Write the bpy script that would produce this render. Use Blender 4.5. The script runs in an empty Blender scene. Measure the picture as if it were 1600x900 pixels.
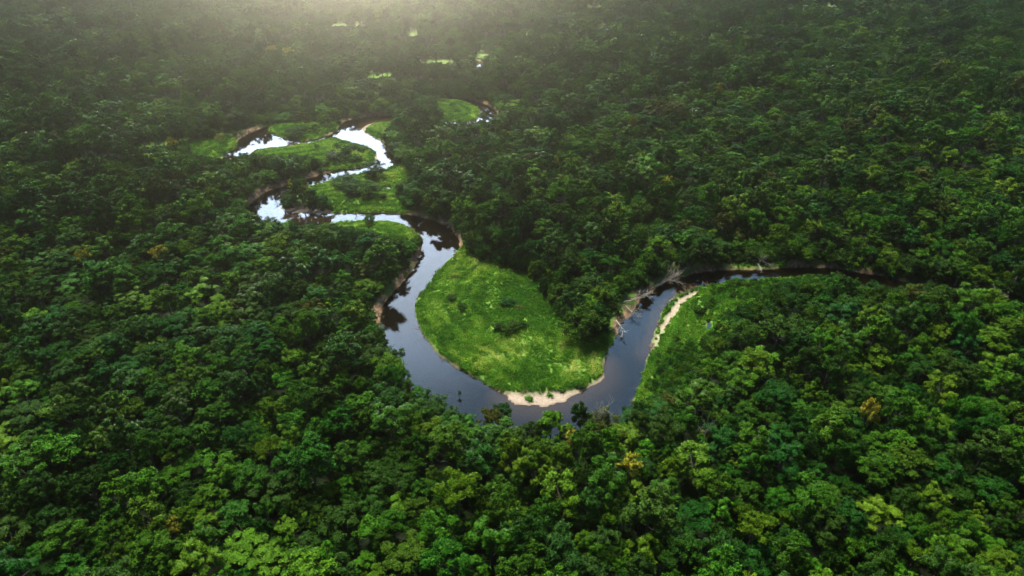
import bpy, math, random
import numpy as np
from mathutils import Vector

SEED = 7
rng = np.random.default_rng(SEED)
random.seed(SEED)
R = math.radians
scene = bpy.context.scene
COL = scene.collection

# ------------------------------------------------------------------ camera
CAM_H, PITCH, LENS = 170.0, 35.0, 24.0
F = LENS / 36.0 * 1600.0
cd = bpy.data.cameras.new('camera')
cam = bpy.data.objects.new('camera', cd)
COL.objects.link(cam)
cam.location = (0, 0, CAM_H)
cam.rotation_euler = (R(90 - PITCH), 0, 0)
cd.lens = LENS
cd.sensor_width = 36.0
cd.clip_start = 1.0
cd.clip_end = 20000.0
scene.camera = cam

# ------------------------------------------------------------------ light, sky, exposure
SUN_EL, SUN_AZ = 1.2, -11.0          # azimuth from +Y, negative is to the left
sd_ = bpy.data.lights.new('sun', 'SUN')
sd_.energy = 5.0
sd_.angle = R(18.0)
sd_.color = (1.0, 0.90, 0.72)
sun = bpy.data.objects.new('sun', sd_)
COL.objects.link(sun)
sdir = Vector((math.sin(R(SUN_AZ)) * math.cos(R(SUN_EL)), math.cos(R(SUN_AZ)) * math.cos(R(SUN_EL)), math.sin(R(SUN_EL))))
sun.rotation_euler = (-sdir).to_track_quat('-Z', 'Y').to_euler()

world = bpy.data.worlds.new('World')
scene.world = world
world.use_nodes = True
wt = world.node_tree
wn, wl = wt.nodes, wt.links
wn.clear()
wo = wn.new('ShaderNodeOutputWorld')
wb = wn.new('ShaderNodeBackground')
sky = wn.new('ShaderNodeTexSky')
sky.sky_type = 'NISHITA'
sky.sun_disc = False
sky.sun_elevation = R(SUN_EL)
sky.sun_rotation = R(SUN_AZ)
sky.altitude = 200
sky.air_density = 1.0
sky.dust_density = 2.0
sky.ozone_density = 1.0
# broken cloud in the sky
tc = wn.new('ShaderNodeTexCoord')
mp = wn.new('ShaderNodeMapping')
mp.inputs['Scale'].default_value = (1.0, 1.0, 2.2)
mp.inputs['Location'].default_value = (3.1, 0.4, 0.0)
nz = wn.new('ShaderNodeTexNoise')
nz.inputs['Scale'].default_value = 2.2
nz.inputs['Detail'].default_value = 7.0
nz.inputs['Roughness'].default_value = 0.6
cr = wn.new('ShaderNodeValToRGB')
cr.color_ramp.elements[0].position = 0.36
cr.color_ramp.elements[1].position = 0.66
cr.color_ramp.elements[0].color = (.42, .42, .42, 1)
mx = wn.new('ShaderNodeMix')
mx.data_type = 'RGBA'
mx.inputs[7].default_value = (4.4, 7.9, 12.8, 1)
wl.new(tc.outputs['Generated'], mp.inputs['Vector'])
wl.new(mp.outputs['Vector'], nz.inputs['Vector'])
wl.new(nz.outputs['Fac'], cr.inputs['Fac'])
wl.new(cr.outputs['Color'], mx.inputs[0])
wl.new(sky.outputs['Color'], mx.inputs[6])
# cloud is brightest round the sun behind it
dt = wn.new('ShaderNodeVectorMath')
dt.operation = 'DOT_PRODUCT'
dt.inputs[1].default_value = tuple(sdir)
wl.new(tc.outputs['Generated'], dt.inputs[0])
mrw = wn.new('ShaderNodeMapRange')
mrw.interpolation_type = 'SMOOTHSTEP'
mrw.inputs['From Min'].default_value = 0.55
mrw.inputs['From Max'].default_value = 1.0
mrw.inputs['To Min'].default_value = 1.0
mrw.inputs['To Max'].default_value = 2.6
wl.new(dt.outputs['Value'], mrw.inputs['Value'])
vm = wn.new('ShaderNodeVectorMath')
vm.operation = 'SCALE'
wl.new(mx.outputs[2], vm.inputs[0])
wl.new(mrw.outputs['Result'], vm.inputs['Scale'])
sx = wn.new('ShaderNodeSeparateXYZ')
wl.new(tc.outputs['Generated'], sx.inputs[0])
mz = wn.new('ShaderNodeMapRange')
mz.inputs['From Min'].default_value = 0.0
mz.inputs['From Max'].default_value = 1.0
mz.inputs['To Min'].default_value = 1.0
mz.inputs['To Max'].default_value = 0.9
wl.new(sx.outputs['Z'], mz.inputs['Value'])
vz = wn.new('ShaderNodeVectorMath')
vz.operation = 'SCALE'
wl.new(vm.outputs[0], vz.inputs[0])
wl.new(mz.outputs['Result'], vz.inputs['Scale'])
# sky dimmed behind the camera for contrast; unseen bright key patch added high left
def sky_lobe(direction, lo, hi, a, b, src):
    d = wn.new('ShaderNodeVectorMath')
    d.operation = 'DOT_PRODUCT'
    d.inputs[1].default_value = tuple(Vector(direction).normalized())
    wl.new(tc.outputs['Generated'], d.inputs[0])
    m = wn.new('ShaderNodeMapRange')
    m.interpolation_type = 'SMOOTHSTEP'
    m.inputs['From Min'].default_value = lo
    m.inputs['From Max'].default_value = hi
    m.inputs['To Min'].default_value = a
    m.inputs['To Max'].default_value = b
    wl.new(d.outputs['Value'], m.inputs['Value'])
    v = wn.new('ShaderNodeVectorMath')
    v.operation = 'SCALE'
    wl.new(src, v.inputs[0])
    wl.new(m.outputs['Result'], v.inputs['Scale'])
    return v.outputs[0]
lobe = sky_lobe((-.15, 1.0, .25), -.2, .75, .22, 1.0, vz.outputs[0])  # darkens the sky at the back and sides so light comes from ahead
gap = wn.new('ShaderNodeRGB')  # tint of the added key patch
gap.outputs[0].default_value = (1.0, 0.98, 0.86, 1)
key_lobe = sky_lobe((-.25, .42, 1.0), .955, .995, 0.0, 330.0, gap.outputs[0])  # added overhead key light: bright crown tops, darker sides
veil = wn.new('ShaderNodeRGB')
veil.outputs[0].default_value = (0.90, 0.96, 1.06, 1)
low = sky_lobe((-.22, 1.0, .36), .89, 1.0, 0.0, 24.0, veil.outputs[0])
tot0 = wn.new('ShaderNodeVectorMath')
tot0.operation = 'ADD'
wl.new(lobe, tot0.inputs[0])
wl.new(low, tot0.inputs[1])
lobe = tot0.outputs[0]
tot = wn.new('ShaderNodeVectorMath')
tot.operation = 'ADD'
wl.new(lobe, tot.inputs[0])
wl.new(key_lobe, tot.inputs[1])
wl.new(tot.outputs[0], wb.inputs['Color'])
wb.inputs["Strength"].default_value = 0.060
wl.new(wb.outputs['Background'], wo.inputs['Surface'])

vs = scene.view_settings
scene.display_settings.display_device = 'sRGB'
vs.view_transform = 'Standard'
vs.look = 'None'
vs.exposure = 2.6
vs.gamma = 1.0
vs.use_curve_mapping = False

cy = scene.cycles
cy.use_denoising = True
try:
    cy.denoiser = 'OPENIMAGEDENOISE'
except Exception:
    pass
cy.max_bounces = 5
cy.diffuse_bounces = 0
cy.glossy_bounces = 2
cy.transmission_bounces = 3
cy.transparent_max_bounces = 6
cy.volume_bounces = 0
cy.caustics_reflective = False
cy.caustics_refractive = False
cy.sample_clamp_indirect = 4.0

HAZE_DENSITY, HAZE_G = 0.00019, 0.984
HAZE_COLOR = (0.95, 0.95, 0.84, 1)

# ------------------------------------------------------------------ geometry of the view (pixels of the 1600x900 photograph to ground points)
SP, CP = math.sin(R(PITCH)), math.cos(R(PITCH))

def unproject(px, py, z=0.0):
    u = (np.asarray(px, float) - 800) / F
    v = (450 - np.asarray(py, float)) / F
    dx, dy, dz = u, CP + v * SP, -SP + v * CP
    t = (z - CAM_H) / dz
    return np.stack([dx * t, dy * t], -1)

def project(x, y, z):
    zz = z - CAM_H
    depth = y * CP - zz * SP
    up = y * SP + zz * CP
    return 800 + F * x / depth, 450 - F * up / depth, depth

def gpoly(pts, z=0.0):
    a = np.array(pts, float)
    return unproject(a[:, 0], a[:, 1], z)

def smooth_poly(p, n=2):
    for _ in range(n):                      # corner cutting
        q = np.roll(p, -1, 0)
        p = np.stack([p * .75 + q * .25, p * .25 + q * .75], 1).reshape(-1, 2)
    return p

def inside(poly, x, y):
    r = np.zeros(x.shape, bool)
    a = poly
    b = np.roll(poly, -1, 0)
    for (x0, y0), (x1, y1) in zip(a, b):
        if y0 == y1:
            continue
        c = (y0 > y) != (y1 > y)
        r ^= c & (x < (x1 - x0) * (y - y0) / (y1 - y0) + x0)
    return r

def signed(poly, x, y, pad=14.0):
    """distance to a polygon's edge, negative inside; +pad beyond its box"""
    out = np.full(x.shape, pad)
    lo, hi = poly.min(0) - pad, poly.max(0) + pad
    m = (x > lo[0]) & (x < hi[0]) & (y > lo[1]) & (y < hi[1])
    if not m.any():
        return out
    X, Y = x[m], y[m]
    d = np.full(X.shape, 1e9)
    for (x0, y0), (x1, y1) in zip(poly, np.roll(poly, -1, 0)):
        ex, ey = x1 - x0, y1 - y0
        t = np.clip(((X - x0) * ex + (Y - y0) * ey) / (ex * ex + ey * ey + 1e-9), 0, 1)
        d = np.minimum(d, (X - x0 - t * ex) ** 2 + (Y - y0 - t * ey) ** 2)
    d = np.sqrt(d)
    d = np.where(inside(poly, X, Y), -d, d)
    out[m] = np.minimum(d, pad)
    return out

# ---- the river's bed on the ground (its near side runs on behind the trees in front of it)
WATER = [
    # long reach: right hand arm, the big bend, the upper bend
    [(1760, 486), (1640, 476), (1560, 468), (1500, 460), (1440, 447), (1390, 434), (1350, 427), (1300, 419), (1250, 417), (1200, 421), (1150, 421),
     (1110, 423), (1078, 429), (1045, 441), (1015, 456), (996, 470), (989, 492), (970, 501), (966, 515), (962, 530), (948, 550), (942, 566), (945, 588),
     (934, 598), (915, 609), (896, 620), (872, 632), (840, 637), (812, 634), (797, 625), (790, 617), (770, 607), (748, 594), (730, 581), (707, 572), (688, 556),
     (672, 537), (660, 519), (651, 500), (648, 482), (651, 468), (664, 451), (680, 430), (697, 411), (711, 399), (719, 388), (719, 377), (713, 365),
     (704, 356), (690, 348), (668, 341), (640, 335), (600, 333), (560, 333), (520, 333), (484, 335), (455, 332), (441, 327), (440, 317), (446, 307), (462, 300),
     (488, 290), (512, 285), (530, 280), (546, 275), (570, 271), (598, 268), (612, 262), (621, 255), (618, 246), (608, 236), (600, 228), (592, 219), (583, 212),
     (570, 208), (565, 203), (568, 197), (578, 193), (596, 190), (614, 189), (640, 190), (668, 194), (700, 200), (735, 202), (760, 197), (776, 186), (778, 176),
     (767, 166), (750, 159), (726, 154), (700, 151), (672, 150), (672, 154), (700, 156), (724, 159), (744, 167), (752, 175), (748, 185), (733, 191), (700, 190), (668, 186),
     (640, 182), (612, 181), (590, 182), (568, 184), (545, 187), (532, 193), (527, 202), (518, 210), (500, 215), (486, 219), (470, 222), (456, 221), (442, 216),
     (430, 210), (417, 205), (424, 199), (432, 194), (418, 197), (400, 203), (382, 212), (368, 221), (372, 230), (362, 236), (346, 243), (352, 249), (372, 249), (392, 241),
     (402, 235), (425, 232), (452, 230), (474, 226), (492, 224), (508, 219), (522, 215), (532, 219), (548, 224), (566, 228), (580, 233), (589, 241), (590, 249), (582, 257), (562, 262),
     (540, 265), (512, 270), (482, 278), (456, 287), (436, 293), (418, 299), (402, 309), (390, 320), (383, 328), (390, 343), (412, 358), (445, 366), (480, 362), (505, 354), (525, 348),
     (560, 347), (592, 346), (616, 349), (636, 355), (651, 364), (659, 376), (659, 388), (654, 402), (647, 416), (638, 432), (624, 448), (609, 463), (598, 478), (594, 492),
     (594, 510), (601, 535), (613, 560), (628, 585), (645, 610), (665, 636), (692, 652), (724, 668), (762, 680), (810, 687), (862, 689), (912, 686), (952, 676), (980, 655),
     (990, 630), (998, 605), (1008, 575), (1016, 550), (1021, 530), (1026, 512), (1034, 490), (1044, 472), (1062, 459), (1084, 452), (1110, 446), (1140, 440), (1170, 438),
     (1205, 436), (1240, 434), (1290, 446), (1350, 460), (1420, 472), (1490, 486), (1560, 498), (1640, 505), (1760, 512)],
    # far slivers of the same river
    [(742, 101), (748, 98), (757, 99), (760, 102), (752, 106), (744, 105)],
    [(764, 84), (770, 78), (776, 72), (779, 75), (772, 82), (766, 87)],
    # pools in the grass
    [(1101, 508), (1105, 501), (1111, 501), (1113, 508), (1110, 516), (1104, 517)],
    [(594, 292), (606, 291), (613, 293), (610, 297), (598, 297)],
]
WATER = [smooth_poly(gpoly(p), 1) for p in WATER]

GRASS = [   # meadows (they also run a little way under the trees at their edge)
    [(715, 383), (760, 400), (800, 415), (850, 430), (880, 470), (930, 510), (965, 520), (950, 560), (946, 588), (930, 604), (895, 622), (850, 616), (800, 618), (770, 608), (730, 582),
     (688, 556), (660, 520), (647, 490), (650, 465), (680, 428)],
    [(1280, 425), (1200, 434), (1140, 440), (1084, 452), (1044, 472), (1026, 512), (1008, 575), (988, 630), (985, 660), (1060, 640), (1110, 590), (1130, 530), (1180, 480), (1240, 460)],
    [(520, 347), (560, 346), (592, 345), (616, 348), (651, 363), (660, 380), (650, 392), (620, 385), (590, 380), (545, 370), (505, 362)],
    [(484, 334), (478, 296), (505, 285), (546, 274), (598, 267), (625, 250), (650, 265), (648, 290), (660, 330), (640, 335), (600, 333)],
    [(385, 250), (402, 234), (452, 229), (492, 223), (522, 214), (560, 226), (591, 240), (588, 256), (540, 266), (480, 270), (430, 262)],
    [(285, 250), (290, 222), (330, 216), (368, 214), (374, 230), (346, 248), (320, 254)],
    [(412, 206), (432, 191), (470, 190), (525, 188), (530, 200), (500, 216), (470, 223), (440, 217)],
    [(563, 204), (575, 191), (614, 187), (625, 195), (612, 215), (592, 221)],
    [(672, 153), (722, 157), (752, 172), (748, 187), (720, 193), (670, 190), (662, 170)],
    [(634, 60), (636, 46), (653, 46), (654, 57), (645, 61)],
    [(566, 126), (575, 114), (612, 110), (614, 120), (596, 126)],
    [(654, 102), (660, 91), (700, 90), (714, 97), (706, 103)],
    [(742, 96), (748, 74), (756, 76), (768, 84), (756, 90)],
    [(508, 43), (515, 34), (560, 35), (582, 40), (560, 45)],
    [(912, 15), (918, 7), (938, 7), (944, 13)],
    [(928, 46), (933, 35), (944, 34), (946, 44)],
    [(1282, 13), (1284, 5), (1308, 6), (1310, 14), (1295, 16)],
    [(240, 186), (250, 173), (325, 171), (330, 180), (280, 186)],
    [(762, 240), (780, 231), (800, 236), (795, 244)],
    [(975, 360), (985, 342), (1040, 338), (1058, 345), (1040, 356), (1000, 364)],
    [(1120, 420), (1140, 398), (1190, 402), (1230, 412), (1220, 420)],
]
GRASS = [smooth_poly(gpoly(p), 1) for p in GRASS]

SAND = [
    [(786, 617), (800, 614), (830, 618), (870, 613), (895, 612), (914, 606), (930, 597), (941, 586), (943, 565), (947, 566), (947, 588), (936, 602), (918, 612), (897, 624), (872, 635), (838, 641), (806, 637), (792, 626)],
    [(1082, 457), (1096, 454), (1086, 462), (1072, 471), (1058, 487), (1049, 503), (1038, 514), (1030, 530), (1020, 553), (1017, 551), (1025, 528), (1033, 510), (1044, 490), (1054, 475), (1067, 464)],
    [(564, 200), (575, 192), (596, 189), (616, 188), (616, 191), (594, 193), (578, 197), (570, 206), (580, 210), (584, 214), (568, 209)],
    [(586, 236), (592, 240), (593, 248), (588, 255), (585, 248)],
    [(440, 329), (447, 325), (480, 326), (515, 327), (520, 334), (484, 337), (452, 334)],
    [(452, 219), (466, 220), (474, 223), (470, 227), (456, 226)],
    [(664, 190), (680, 186), (684, 190), (672, 194)],
    [(734, 192), (748, 188), (752, 192), (738, 197)],
]
SAND = [smooth_poly(gpoly(p), 1) for p in SAND]

# ---- where the photograph looks onto open ground or water: no tree of the forest stands in front of it
OPEN = [
    [(384, 327), (390, 316), (400, 300), (418, 292), (440, 284), (480, 270), (512, 262), (528, 256), (548, 258), (575, 250), (560, 250), (520, 252), (500, 250), (490, 245), (470, 240), (440, 243),
     (420, 241), (400, 241), (388, 241), (364, 247), (350, 246), (310, 244), (298, 236), (300, 222), (330, 217), (340, 218), (364, 206), (398, 196), (428, 191), (470, 193), (520, 190), (532, 184),
     (560, 179), (600, 176), (616, 178), (612, 188), (610, 196), (600, 204), (594, 214), (603, 228), (612, 240), (622, 254), (634, 262), (636, 278), (628, 286), (616, 290), (614, 298),
     (622, 312), (634, 322), (650, 330), (672, 336), (700, 347), (714, 358), (722, 376), (726, 390), (745, 402), (772, 410), (800, 424), (832, 434), (845, 455), (852, 474), (874, 488),
     (884, 512), (912, 530), (940, 522), (948, 512), (955, 492), (972, 468), (1000, 448), (1030, 434), (1062, 424), (1110, 418), (1150, 408), (1190, 406), (1230, 414), (1290, 414), (1340, 421), (1375, 430),
     (1360, 435), (1320, 433), (1290, 428), (1240, 434), (1200, 444), (1182, 456), (1165, 472), (1125, 488), (1114, 496), (1118, 508), (1110, 524), (1098, 536), (1092, 560), (1078, 576), (1066, 600), (1035, 612), (1000, 622), (988, 634),
     (960, 640), (935, 634), (905, 644), (895, 660), (880, 636), (840, 640), (838, 652), (820, 655), (806, 646), (790, 640), (770, 630), (752, 645), (735, 634), (716, 620), (700, 611), (680, 600), (664, 586),
     (655, 566), (640, 549), (624, 535), (604, 515), (596, 500), (586, 480), (588, 466), (606, 448), (628, 425), (644, 402), (654, 388), (656, 377), (640, 374), (612, 362), (604, 372), (588, 364), (545, 356), (520, 352),
     (478, 353), (455, 349), (444, 346), (430, 338), (420, 333), (410, 335)],
    [(684, 157), (690, 150), (725, 150), (760, 158), (778, 172), (774, 182), (766, 187), (745, 186), (744, 192), (730, 191), (700, 190), (686, 189), (690, 178)],
    [(637, 58), (638, 47), (652, 47), (652, 57)],
    [(570, 123), (578, 115), (612, 112), (612, 119), (594, 123)],
    [(657, 100), (664, 93), (698, 92), (711, 97), (704, 100)],
    [(745, 92), (748, 76), (756, 78), (766, 84), (756, 89)],
    [(743, 105), (746, 99), (758, 99), (758, 104)],
    [(512, 41), (518, 36), (560, 37), (578, 40)],
    [(916, 13), (920, 8), (936, 9), (940, 12)],
    [(932, 45), (935, 37), (942, 37), (943, 44)],
    [(1284, 12), (1286, 7), (1306, 8), (1308, 13)],
    [(768, 240), (780, 234), (796, 237), (790, 242)],
    [(984, 358), (990, 346), (1036, 342), (1050, 346), (1030, 353)],
    [(206, 230), (240, 222), (300, 214), (300, 218), (250, 228), (220, 233)],
]
MW, MH = 1800, 1000                       # mask with a margin of 100 / 50 pixels round the frame
mask = np.zeros((MH, MW), bool)
for p in OPEN:
    p = smooth_poly(np.array(p, float), 1)
    x0, y0 = np.floor(p.min(0)).astype(int) - 1
    x1, y1 = np.ceil(p.max(0)).astype(int) + 1
    gx, gy = np.meshgrid(np.arange(x0, x1) + .5, np.arange(y0, y1) + .5)
    mask[y0 + 50:y1 + 50, x0 + 100:x1 + 100] |= inside(p, gx, gy)

def masked(px, py):
    ix = np.clip(np.round(px).astype(int) + 100, 0, MW - 1)
    iy = np.clip(np.round(py).astype(int) + 50, 0, MH - 1)
    return mask[iy, ix]

def vnoise(x, y, s, seed):
    """smooth value noise, 0..1"""
    g = np.random.default_rng(seed).random((256, 256))
    fx, fy = x / s, y / s
    ix, iy = np.floor(fx).astype(int), np.floor(fy).astype(int)
    tx, ty = fx - ix, fy - iy
    tx, ty = tx * tx * (3 - 2 * tx), ty * ty * (3 - 2 * ty)
    a = g[ix % 256, iy % 256]
    b = g[(ix + 1) % 256, iy % 256]
    c = g[ix % 256, (iy + 1) % 256]
    d = g[(ix + 1) % 256, (iy + 1) % 256]
    return (a * (1 - tx) + b * tx) * (1 - ty) + (c * (1 - tx) + d * tx) * ty

def sstep(a, b, x):
    t = np.clip((x - a) / (b - a), 0, 1)
    return t * t * (3 - 2 * t)

def land_fields(x, y):
    w = np.full(x.shape, 14.0)
    g = np.full(x.shape, 14.0)
    s = np.full(x.shape, 14.0)
    for p in WATER:
        w = np.minimum(w, signed(p, x, y))
    for p in GRASS:
        g = np.minimum(g, signed(p, x, y))
    for p in SAND:
        s = np.minimum(s, signed(p, x, y))
    return w, g, s

def land_height(x, y, w, g, s):
    j = (vnoise(x, y, 3.0, 1) - .5) * 1.6 + (vnoise(x, y, 1.4, 2) - .5) * .8
    wj = w + j * np.clip(1 - np.abs(w) / 6, 0, 1)
    grassy = sstep(1.5, -1.5, g)
    sandy = sstep(1.2, -1.0, s)
    lift = (.55 + .9 * vnoise(x, y, 16, 5)) * np.where(y > 335, .62, 1.0)
    steep = 2.3 * lift * sstep(0, 2.4, wj) + .5 * sstep(2, 10, w)
    gentle = .75 * sstep(0, 1.0, wj) + 1.0 * sstep(1, 12, w)
    flat = .08 * sstep(0, .5, wj) + .55 * sstep(0, 10, w)
    z = steep * (1 - grassy) + gentle * grassy
    z = z * (1 - sandy) + flat * sandy
    z += (vnoise(x, y, 9, 3) - .5) * .7 * sstep(1, 6, w) * (1 - sandy) + (vnoise(x, y, 2.5, 4) - .5) * .35 * sstep(.5, 3, w) * (1 - .8 * sandy)
    sh = sstep(9, 1, s)
    depth = (1.6 - 1.15 * sh) * sstep(0, 4.5 + 6 * sh, -wj) + .1
    return np.where(wj > 0, z, -depth), wj, grassy, sandy

# ------------------------------------------------------------------ materials
def mat(name):
    m = bpy.data.materials.new(name)
    m.use_nodes = True
    nt = m.node_tree
    nt.nodes.clear()
    out = nt.nodes.new('ShaderNodeOutputMaterial')
    return m, nt, nt.nodes, nt.links, out

def ramp(nodes, stops, interp='LINEAR'):
    r = nodes.new('ShaderNodeValToRGB')
    e = r.color_ramp.elements
    r.color_ramp.interpolation = interp
    while len(e) < len(stops):
        e.new(0.5)
    for el, (p, c) in zip(e, stops):
        el.position = p
        el.color = (*c, 1)
    return r

def mixrgb(nodes, links, fac, a, b, blend='MIX'):
    m = nodes.new('ShaderNodeMix')
    m.data_type = 'RGBA'
    m.blend_type = blend
    for s, v in ((m.inputs[0], fac), (m.inputs[6], a), (m.inputs[7], b)):
        if hasattr(v, 'is_output') or isinstance(v, bpy.types.NodeSocket):
            links.new(v, s)
        elif isinstance(v, (int, float)):
            s.default_value = v
        else:
            s.default_value = (*v, 1)
    return m.outputs[2]

LOOKS = ['deep green', 'mid green', 'fresh yellow-green', 'bluish green', 'olive brown', 'golden yellow flowering']
PALETTE = [(0.0075, 0.026, 0.0014), (0.0145, 0.043, 0.0016), (0.032, 0.074, 0.0022), (0.0085, 0.032, 0.0038), (0.032, 0.038, 0.0042), (0.20, 0.158, 0.010)]
NL = len(LOOKS)

def foliage_material(name, translucent=0.10, gloss=0.03, palette=PALETTE):
    m, nt, n, l, out = mat(name)
    at = n.new('ShaderNodeAttribute')
    at.attribute_type = 'INSTANCER'
    at.attribute_name = 'tint'
    stops = [((i + .5) / NL, c) for i, c in enumerate(palette)]
    rp = ramp(n, stops, 'LINEAR')
    l.new(at.outputs['Fac'], rp.inputs['Fac'])
    oi = n.new('ShaderNodeObjectInfo')
    geo = n.new('ShaderNodeNewGeometry')
    # leaf to leaf and clump to clump differences
    tcn = n.new('ShaderNodeTexCoord')
    nzn = n.new('ShaderNodeTexNoise')
    nzn.inputs['Scale'].default_value = 0.42
    nzn.inputs['Detail'].default_value = 2
    add = n.new('ShaderNodeVectorMath')
    add.operation = 'ADD'
    l.new(tcn.outputs['Object'], add.inputs[0])
    l.new(oi.outputs['Random'], add.inputs[1])
    l.new(add.outputs[0], nzn.inputs['Vector'])
    hs = n.new('ShaderNodeHueSaturation')
    mr = n.new('ShaderNodeMapRange')
    mr.inputs['To Min'].default_value = 0.475
    mr.inputs['To Max'].default_value = 0.525
    l.new(oi.outputs['Random'], mr.inputs['Value'])
    l.new(mr.outputs['Result'], hs.inputs['Hue'])
    ma = n.new('ShaderNodeMath')
    ma.operation = 'MULTIPLY_ADD'
    l.new(geo.outputs['Random Per Island'], ma.inputs[0])
    ma.inputs[1].default_value = 0.75
    ma.inputs[2].default_value = 0.15
    mb = n.new('ShaderNodeMath')
    mb.operation = 'ADD'
    l.new(ma.outputs[0], mb.inputs[0])
    l.new(nzn.outputs['Fac'], mb.inputs[1])
    l.new(mb.outputs[0], hs.inputs['Value'])
    l.new(rp.outputs['Color'], hs.inputs['Color'])
    # blossom stands among green leaves
    gt = n.new('ShaderNodeMath')
    gt.operation = 'GREATER_THAN'
    gt.inputs[1].default_value = (NL - 1.0) / NL
    l.new(at.outputs['Fac'], gt.inputs[0])
    lt = n.new('ShaderNodeMath')
    lt.operation = 'LESS_THAN'
    lt.inputs[1].default_value = 0.38
    l.new(geo.outputs['Random Per Island'], lt.inputs[0])
    an = n.new('ShaderNodeMath')
    an.operation = 'MULTIPLY'
    l.new(gt.outputs[0], an.inputs[0])
    l.new(lt.outputs[0], an.inputs[1])
    colr = mixrgb(n, l, an.outputs[0], hs.outputs['Color'], (0.06, 0.11, 0.015))
    bs = n.new('ShaderNodeBsdfPrincipled')
    bs.inputs['Roughness'].default_value = 0.55
    bs.inputs['Specular IOR Level'].default_value = gloss
    l.new(colr, bs.inputs['Base Color'])
    tr = n.new('ShaderNodeBsdfTranslucent')
    br = mixrgb(n, l, 1.0, colr, (1.25, 1.35, 0.7), 'MULTIPLY')
    l.new(br, tr.inputs['Color'])
    mxs = n.new('ShaderNodeMixShader')
    mxs.inputs[0].default_value = translucent
    l.new(bs.outputs[0], mxs.inputs[1])
    l.new(tr.outputs[0], mxs.inputs[2])
    l.new(mxs.outputs[0], out.inputs['Surface'])
    return m

M_LEAF = foliage_material('rainforest_leaves')

def wood_material(name, a, b, scale=6.0):
    m, nt, n, l, out = mat(name)
    tcn = n.new('ShaderNodeTexCoord')
    mpn = n.new('ShaderNodeMapping')
    mpn.inputs['Scale'].default_value = (1, 1, .25)
    nzn = n.new('ShaderNodeTexNoise')
    nzn.inputs['Scale'].default_value = scale
    nzn.inputs['Detail'].default_value = 4
    l.new(tcn.outputs['Object'], mpn.inputs['Vector'])
    l.new(mpn.outputs['Vector'], nzn.inputs['Vector'])
    rp = ramp(n, [(0.35, a), (0.68, b)])
    l.new(nzn.outputs['Fac'], rp.inputs['Fac'])
    bs = n.new('ShaderNodeBsdfPrincipled')
    bs.inputs['Roughness'].default_value = 0.85
    bs.inputs['Specular IOR Level'].default_value = 0.2
    l.new(rp.outputs['Color'], bs.inputs['Base Color'])
    l.new(bs.outputs[0], out.inputs['Surface'])
    return m

M_BARK = wood_material('grey_brown_bark', (0.025, 0.02, 0.015), (0.08, 0.065, 0.05))
M_DEAD = wood_material('weathered_pale_wood', (0.09, 0.078, 0.06), (0.22, 0.20, 0.165))
M_BRUSH = wood_material('dry_brown_brush', (0.05, 0.034, 0.02), (0.16, 0.115, 0.07), 3.0)

def ground_material():
    m, nt, n, l, out = mat('river_land')
    at = n.new('ShaderNodeAttribute')
    at.attribute_type = 'GEOMETRY'
    at.attribute_name = 'cover'
    sp = n.new('ShaderNodeSeparateColor')
    l.new(at.outputs['Color'], sp.inputs['Color'])
    tcn = n.new('ShaderNodeTexCoord')
    def noise(scale, detail=5, rough=.6):
        z = n.new('ShaderNodeTexNoise')
        z.inputs['Scale'].default_value = scale
        z.inputs['Detail'].default_value = detail
        z.inputs['Roughness'].default_value = rough
        l.new(tcn.outputs['Object'], z.inputs['Vector'])
        return z.outputs['Fac']
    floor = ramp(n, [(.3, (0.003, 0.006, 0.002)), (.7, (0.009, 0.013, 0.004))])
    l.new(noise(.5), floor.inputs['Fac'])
    grass = ramp(n, [(.28, (0.034, 0.075, 0.008)), (.5, (0.055, 0.105, 0.012)), (.72, (0.10, 0.155, 0.028))])
    l.new(noise(.16, 8, .7), grass.inputs['Fac'])
    sand = ramp(n, [(.3, (0.125, 0.092, 0.066)), (.7, (0.215, 0.165, 0.122))])
    l.new(noise(.9), sand.inputs['Fac'])
    soil = ramp(n, [(.3, (0.035, 0.020, 0.011)), (.5, (0.10, 0.062, 0.034)), (.72, (0.24, 0.155, 0.09))])
    l.new(noise(.55, 8, .72), soil.inputs['Fac'])
    c = mixrgb(n, l, sp.outputs['Blue'], floor.outputs['Color'], soil.outputs['Color'])
    c = mixrgb(n, l, sp.outputs['Red'], c, grass.outputs['Color'])
    c = mixrgb(n, l, sp.outputs['Green'], c, sand.outputs['Color'])
    bed = mixrgb(n, l, sp.outputs['Green'], (0.012, 0.010, 0.007), (0.10, 0.068, 0.038))
    c = mixrgb(n, l, at.outputs['Alpha'], bed, c)
    bp = n.new('ShaderNodeBump')
    bp.inputs['Strength'].default_value = 0.6
    bp.inputs['Distance'].default_value = 0.5
    l.new(noise(1.4, 6), bp.inputs['Height'])
    bs = n.new('ShaderNodeBsdfPrincipled')
    bs.inputs['Roughness'].default_value = 0.95
    bs.inputs['Specular IOR Level'].default_value = 0.1
    l.new(c, bs.inputs['Base Color'])
    l.new(bp.outputs['Normal'], bs.inputs['Normal'])
    l.new(bs.outputs[0], out.inputs['Surface'])
    return m

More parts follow.
